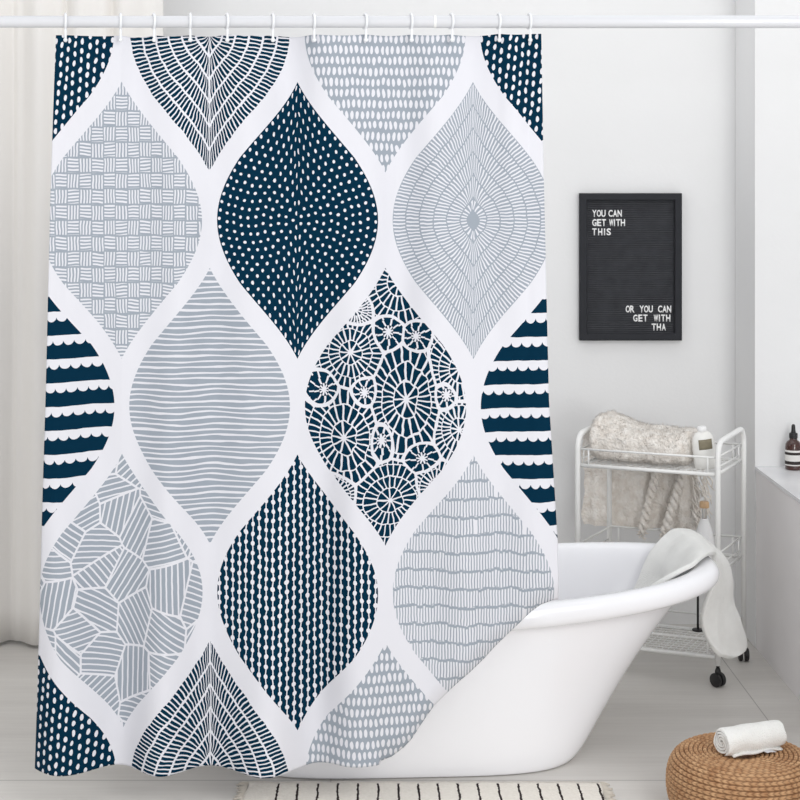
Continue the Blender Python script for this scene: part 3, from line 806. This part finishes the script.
c0 = len(me_v); me_v.append((0, 0, PHt-.012)); att.append(.3); c1 = len(me_v); me_v.append((0, 0, 0.001)); att.append(.3)
for i in range(NUp): me_f.append((c0, (i+1) % NUp, i)); me_f.append((c1, NVp*NUp+i, NVp*NUp+(i+1) % NUp))
me.from_pydata(me_v, [], me_f); me.update()
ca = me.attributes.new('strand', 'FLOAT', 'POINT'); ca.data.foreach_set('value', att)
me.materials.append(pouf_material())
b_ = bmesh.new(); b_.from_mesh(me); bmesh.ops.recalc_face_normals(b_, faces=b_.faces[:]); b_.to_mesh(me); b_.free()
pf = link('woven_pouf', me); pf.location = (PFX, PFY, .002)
tag(pf, 'round braided tan rattan pouf on the floor at the lower right', 'pouf')

# rolled towel on the pouf
rt = empty('rolled_towel', (PFX+.018, PFY+.005, .1525)); rt.rotation_euler = (0, 0, math.radians(24))
LR, RR = .166, .0355
bm = bmesh.new()
# spiral sheet rolled up, given thickness by its two faces
turns = 4.2; thk = RR/(turns+.35)
sp = []
nsp = 200
for k in range(nsp+1):
    a = 2*PI*turns*k/nsp; r = .003+ (RR-thk*.5-.003)*k/nsp
    sp.append((r, a))
a_end = sp[-1][1]; rot = -PI*.62-a_end     # the loose edge ends low at the front
prof_in = []; prof_out = []
for k, (r, a) in enumerate(sp):
    tk = thk*.31 if k < nsp-3 else thk*.31*(nsp-k)/3
    prof_out.append(((r+tk)*math.cos(a+rot), (r+tk)*math.sin(a+rot))); prof_in.append(((r-tk)*math.cos(a+rot), (r-tk)*math.sin(a+rot)))
loop = prof_out+prof_in[::-1]
def place(p, x):
    y, z = p; rad = math.hypot(y, z)
    e = abs(x)/(LR/2); rnd_ = 1-.10*e**8
    bulge = 1+.10*noise.noise(Vector((x*22, y*30, z*30)))-.05*(x/LR)
    zz = z*rnd_*bulge; yy = y*rnd_*bulge
    if zz < -RR*.80: zz = -RR*.80-(-RR*.80-zz)*.3
    xx = x+noise.noise(Vector((y*40, z*40, 2)))*.003*e+(.004*(rad/RR-1)*math.copysign(e**6, x)*-1)*0
    return Vector((xx, yy*1.04, zz+RR*.86))
nx_ = 26; rows = []
for i in range(nx_+1):
    x = -LR/2+LR*(.5-.5*math.cos(PI*i/nx_)); rows.append([bm.verts.new(place(p, x)) for p in loop])
for a, b in zip(rows, rows[1:]):
    for k in range(len(loop)): bm.faces.new((a[k], a[(k+1) % len(loop)], b[(k+1) % len(loop)], b[k]))
for rws in (rows[0], rows[-1]):
    for k in range(nsp): bm.faces.new((rws[k], rws[k+1], rws[len(loop)-2-k], rws[len(loop)-1-k]))
obj('towel_roll', bm, M['towel'], rt, sharp=60)
bm = bmesh.new()
def flap(u, v): x = -LR/2+.012+(LR-.022)*u; return Vector((x, -.020-.012*v-.003*math.sin(u*5), .0085-.004*v+.003*math.sin(u*4)+.002*math.sin(u*11)))
grid(bm, flap, 30, 5); o = obj('hem_edge', bm, M['towel'], rt); sm = o.modifiers.new('t', 'SOLIDIFY'); sm.thickness = .004
bm = bmesh.new()
def tagp(u, v): return Vector((.012+.026*u+.006*v, -.030-.012*v, .0065-.0025*v+.001*math.sin(u*5)))
grid(bm, tagp, 6, 4); o = obj('care_label', bm, mat('grey_satin', srgb(205, 205, 208), .5), rt); sm = o.modifiers.new('t', 'SOLIDIFY'); sm.thickness = .0008
tag(rt, 'rolled white terry towel lying on top of the woven pouf', 'towel')
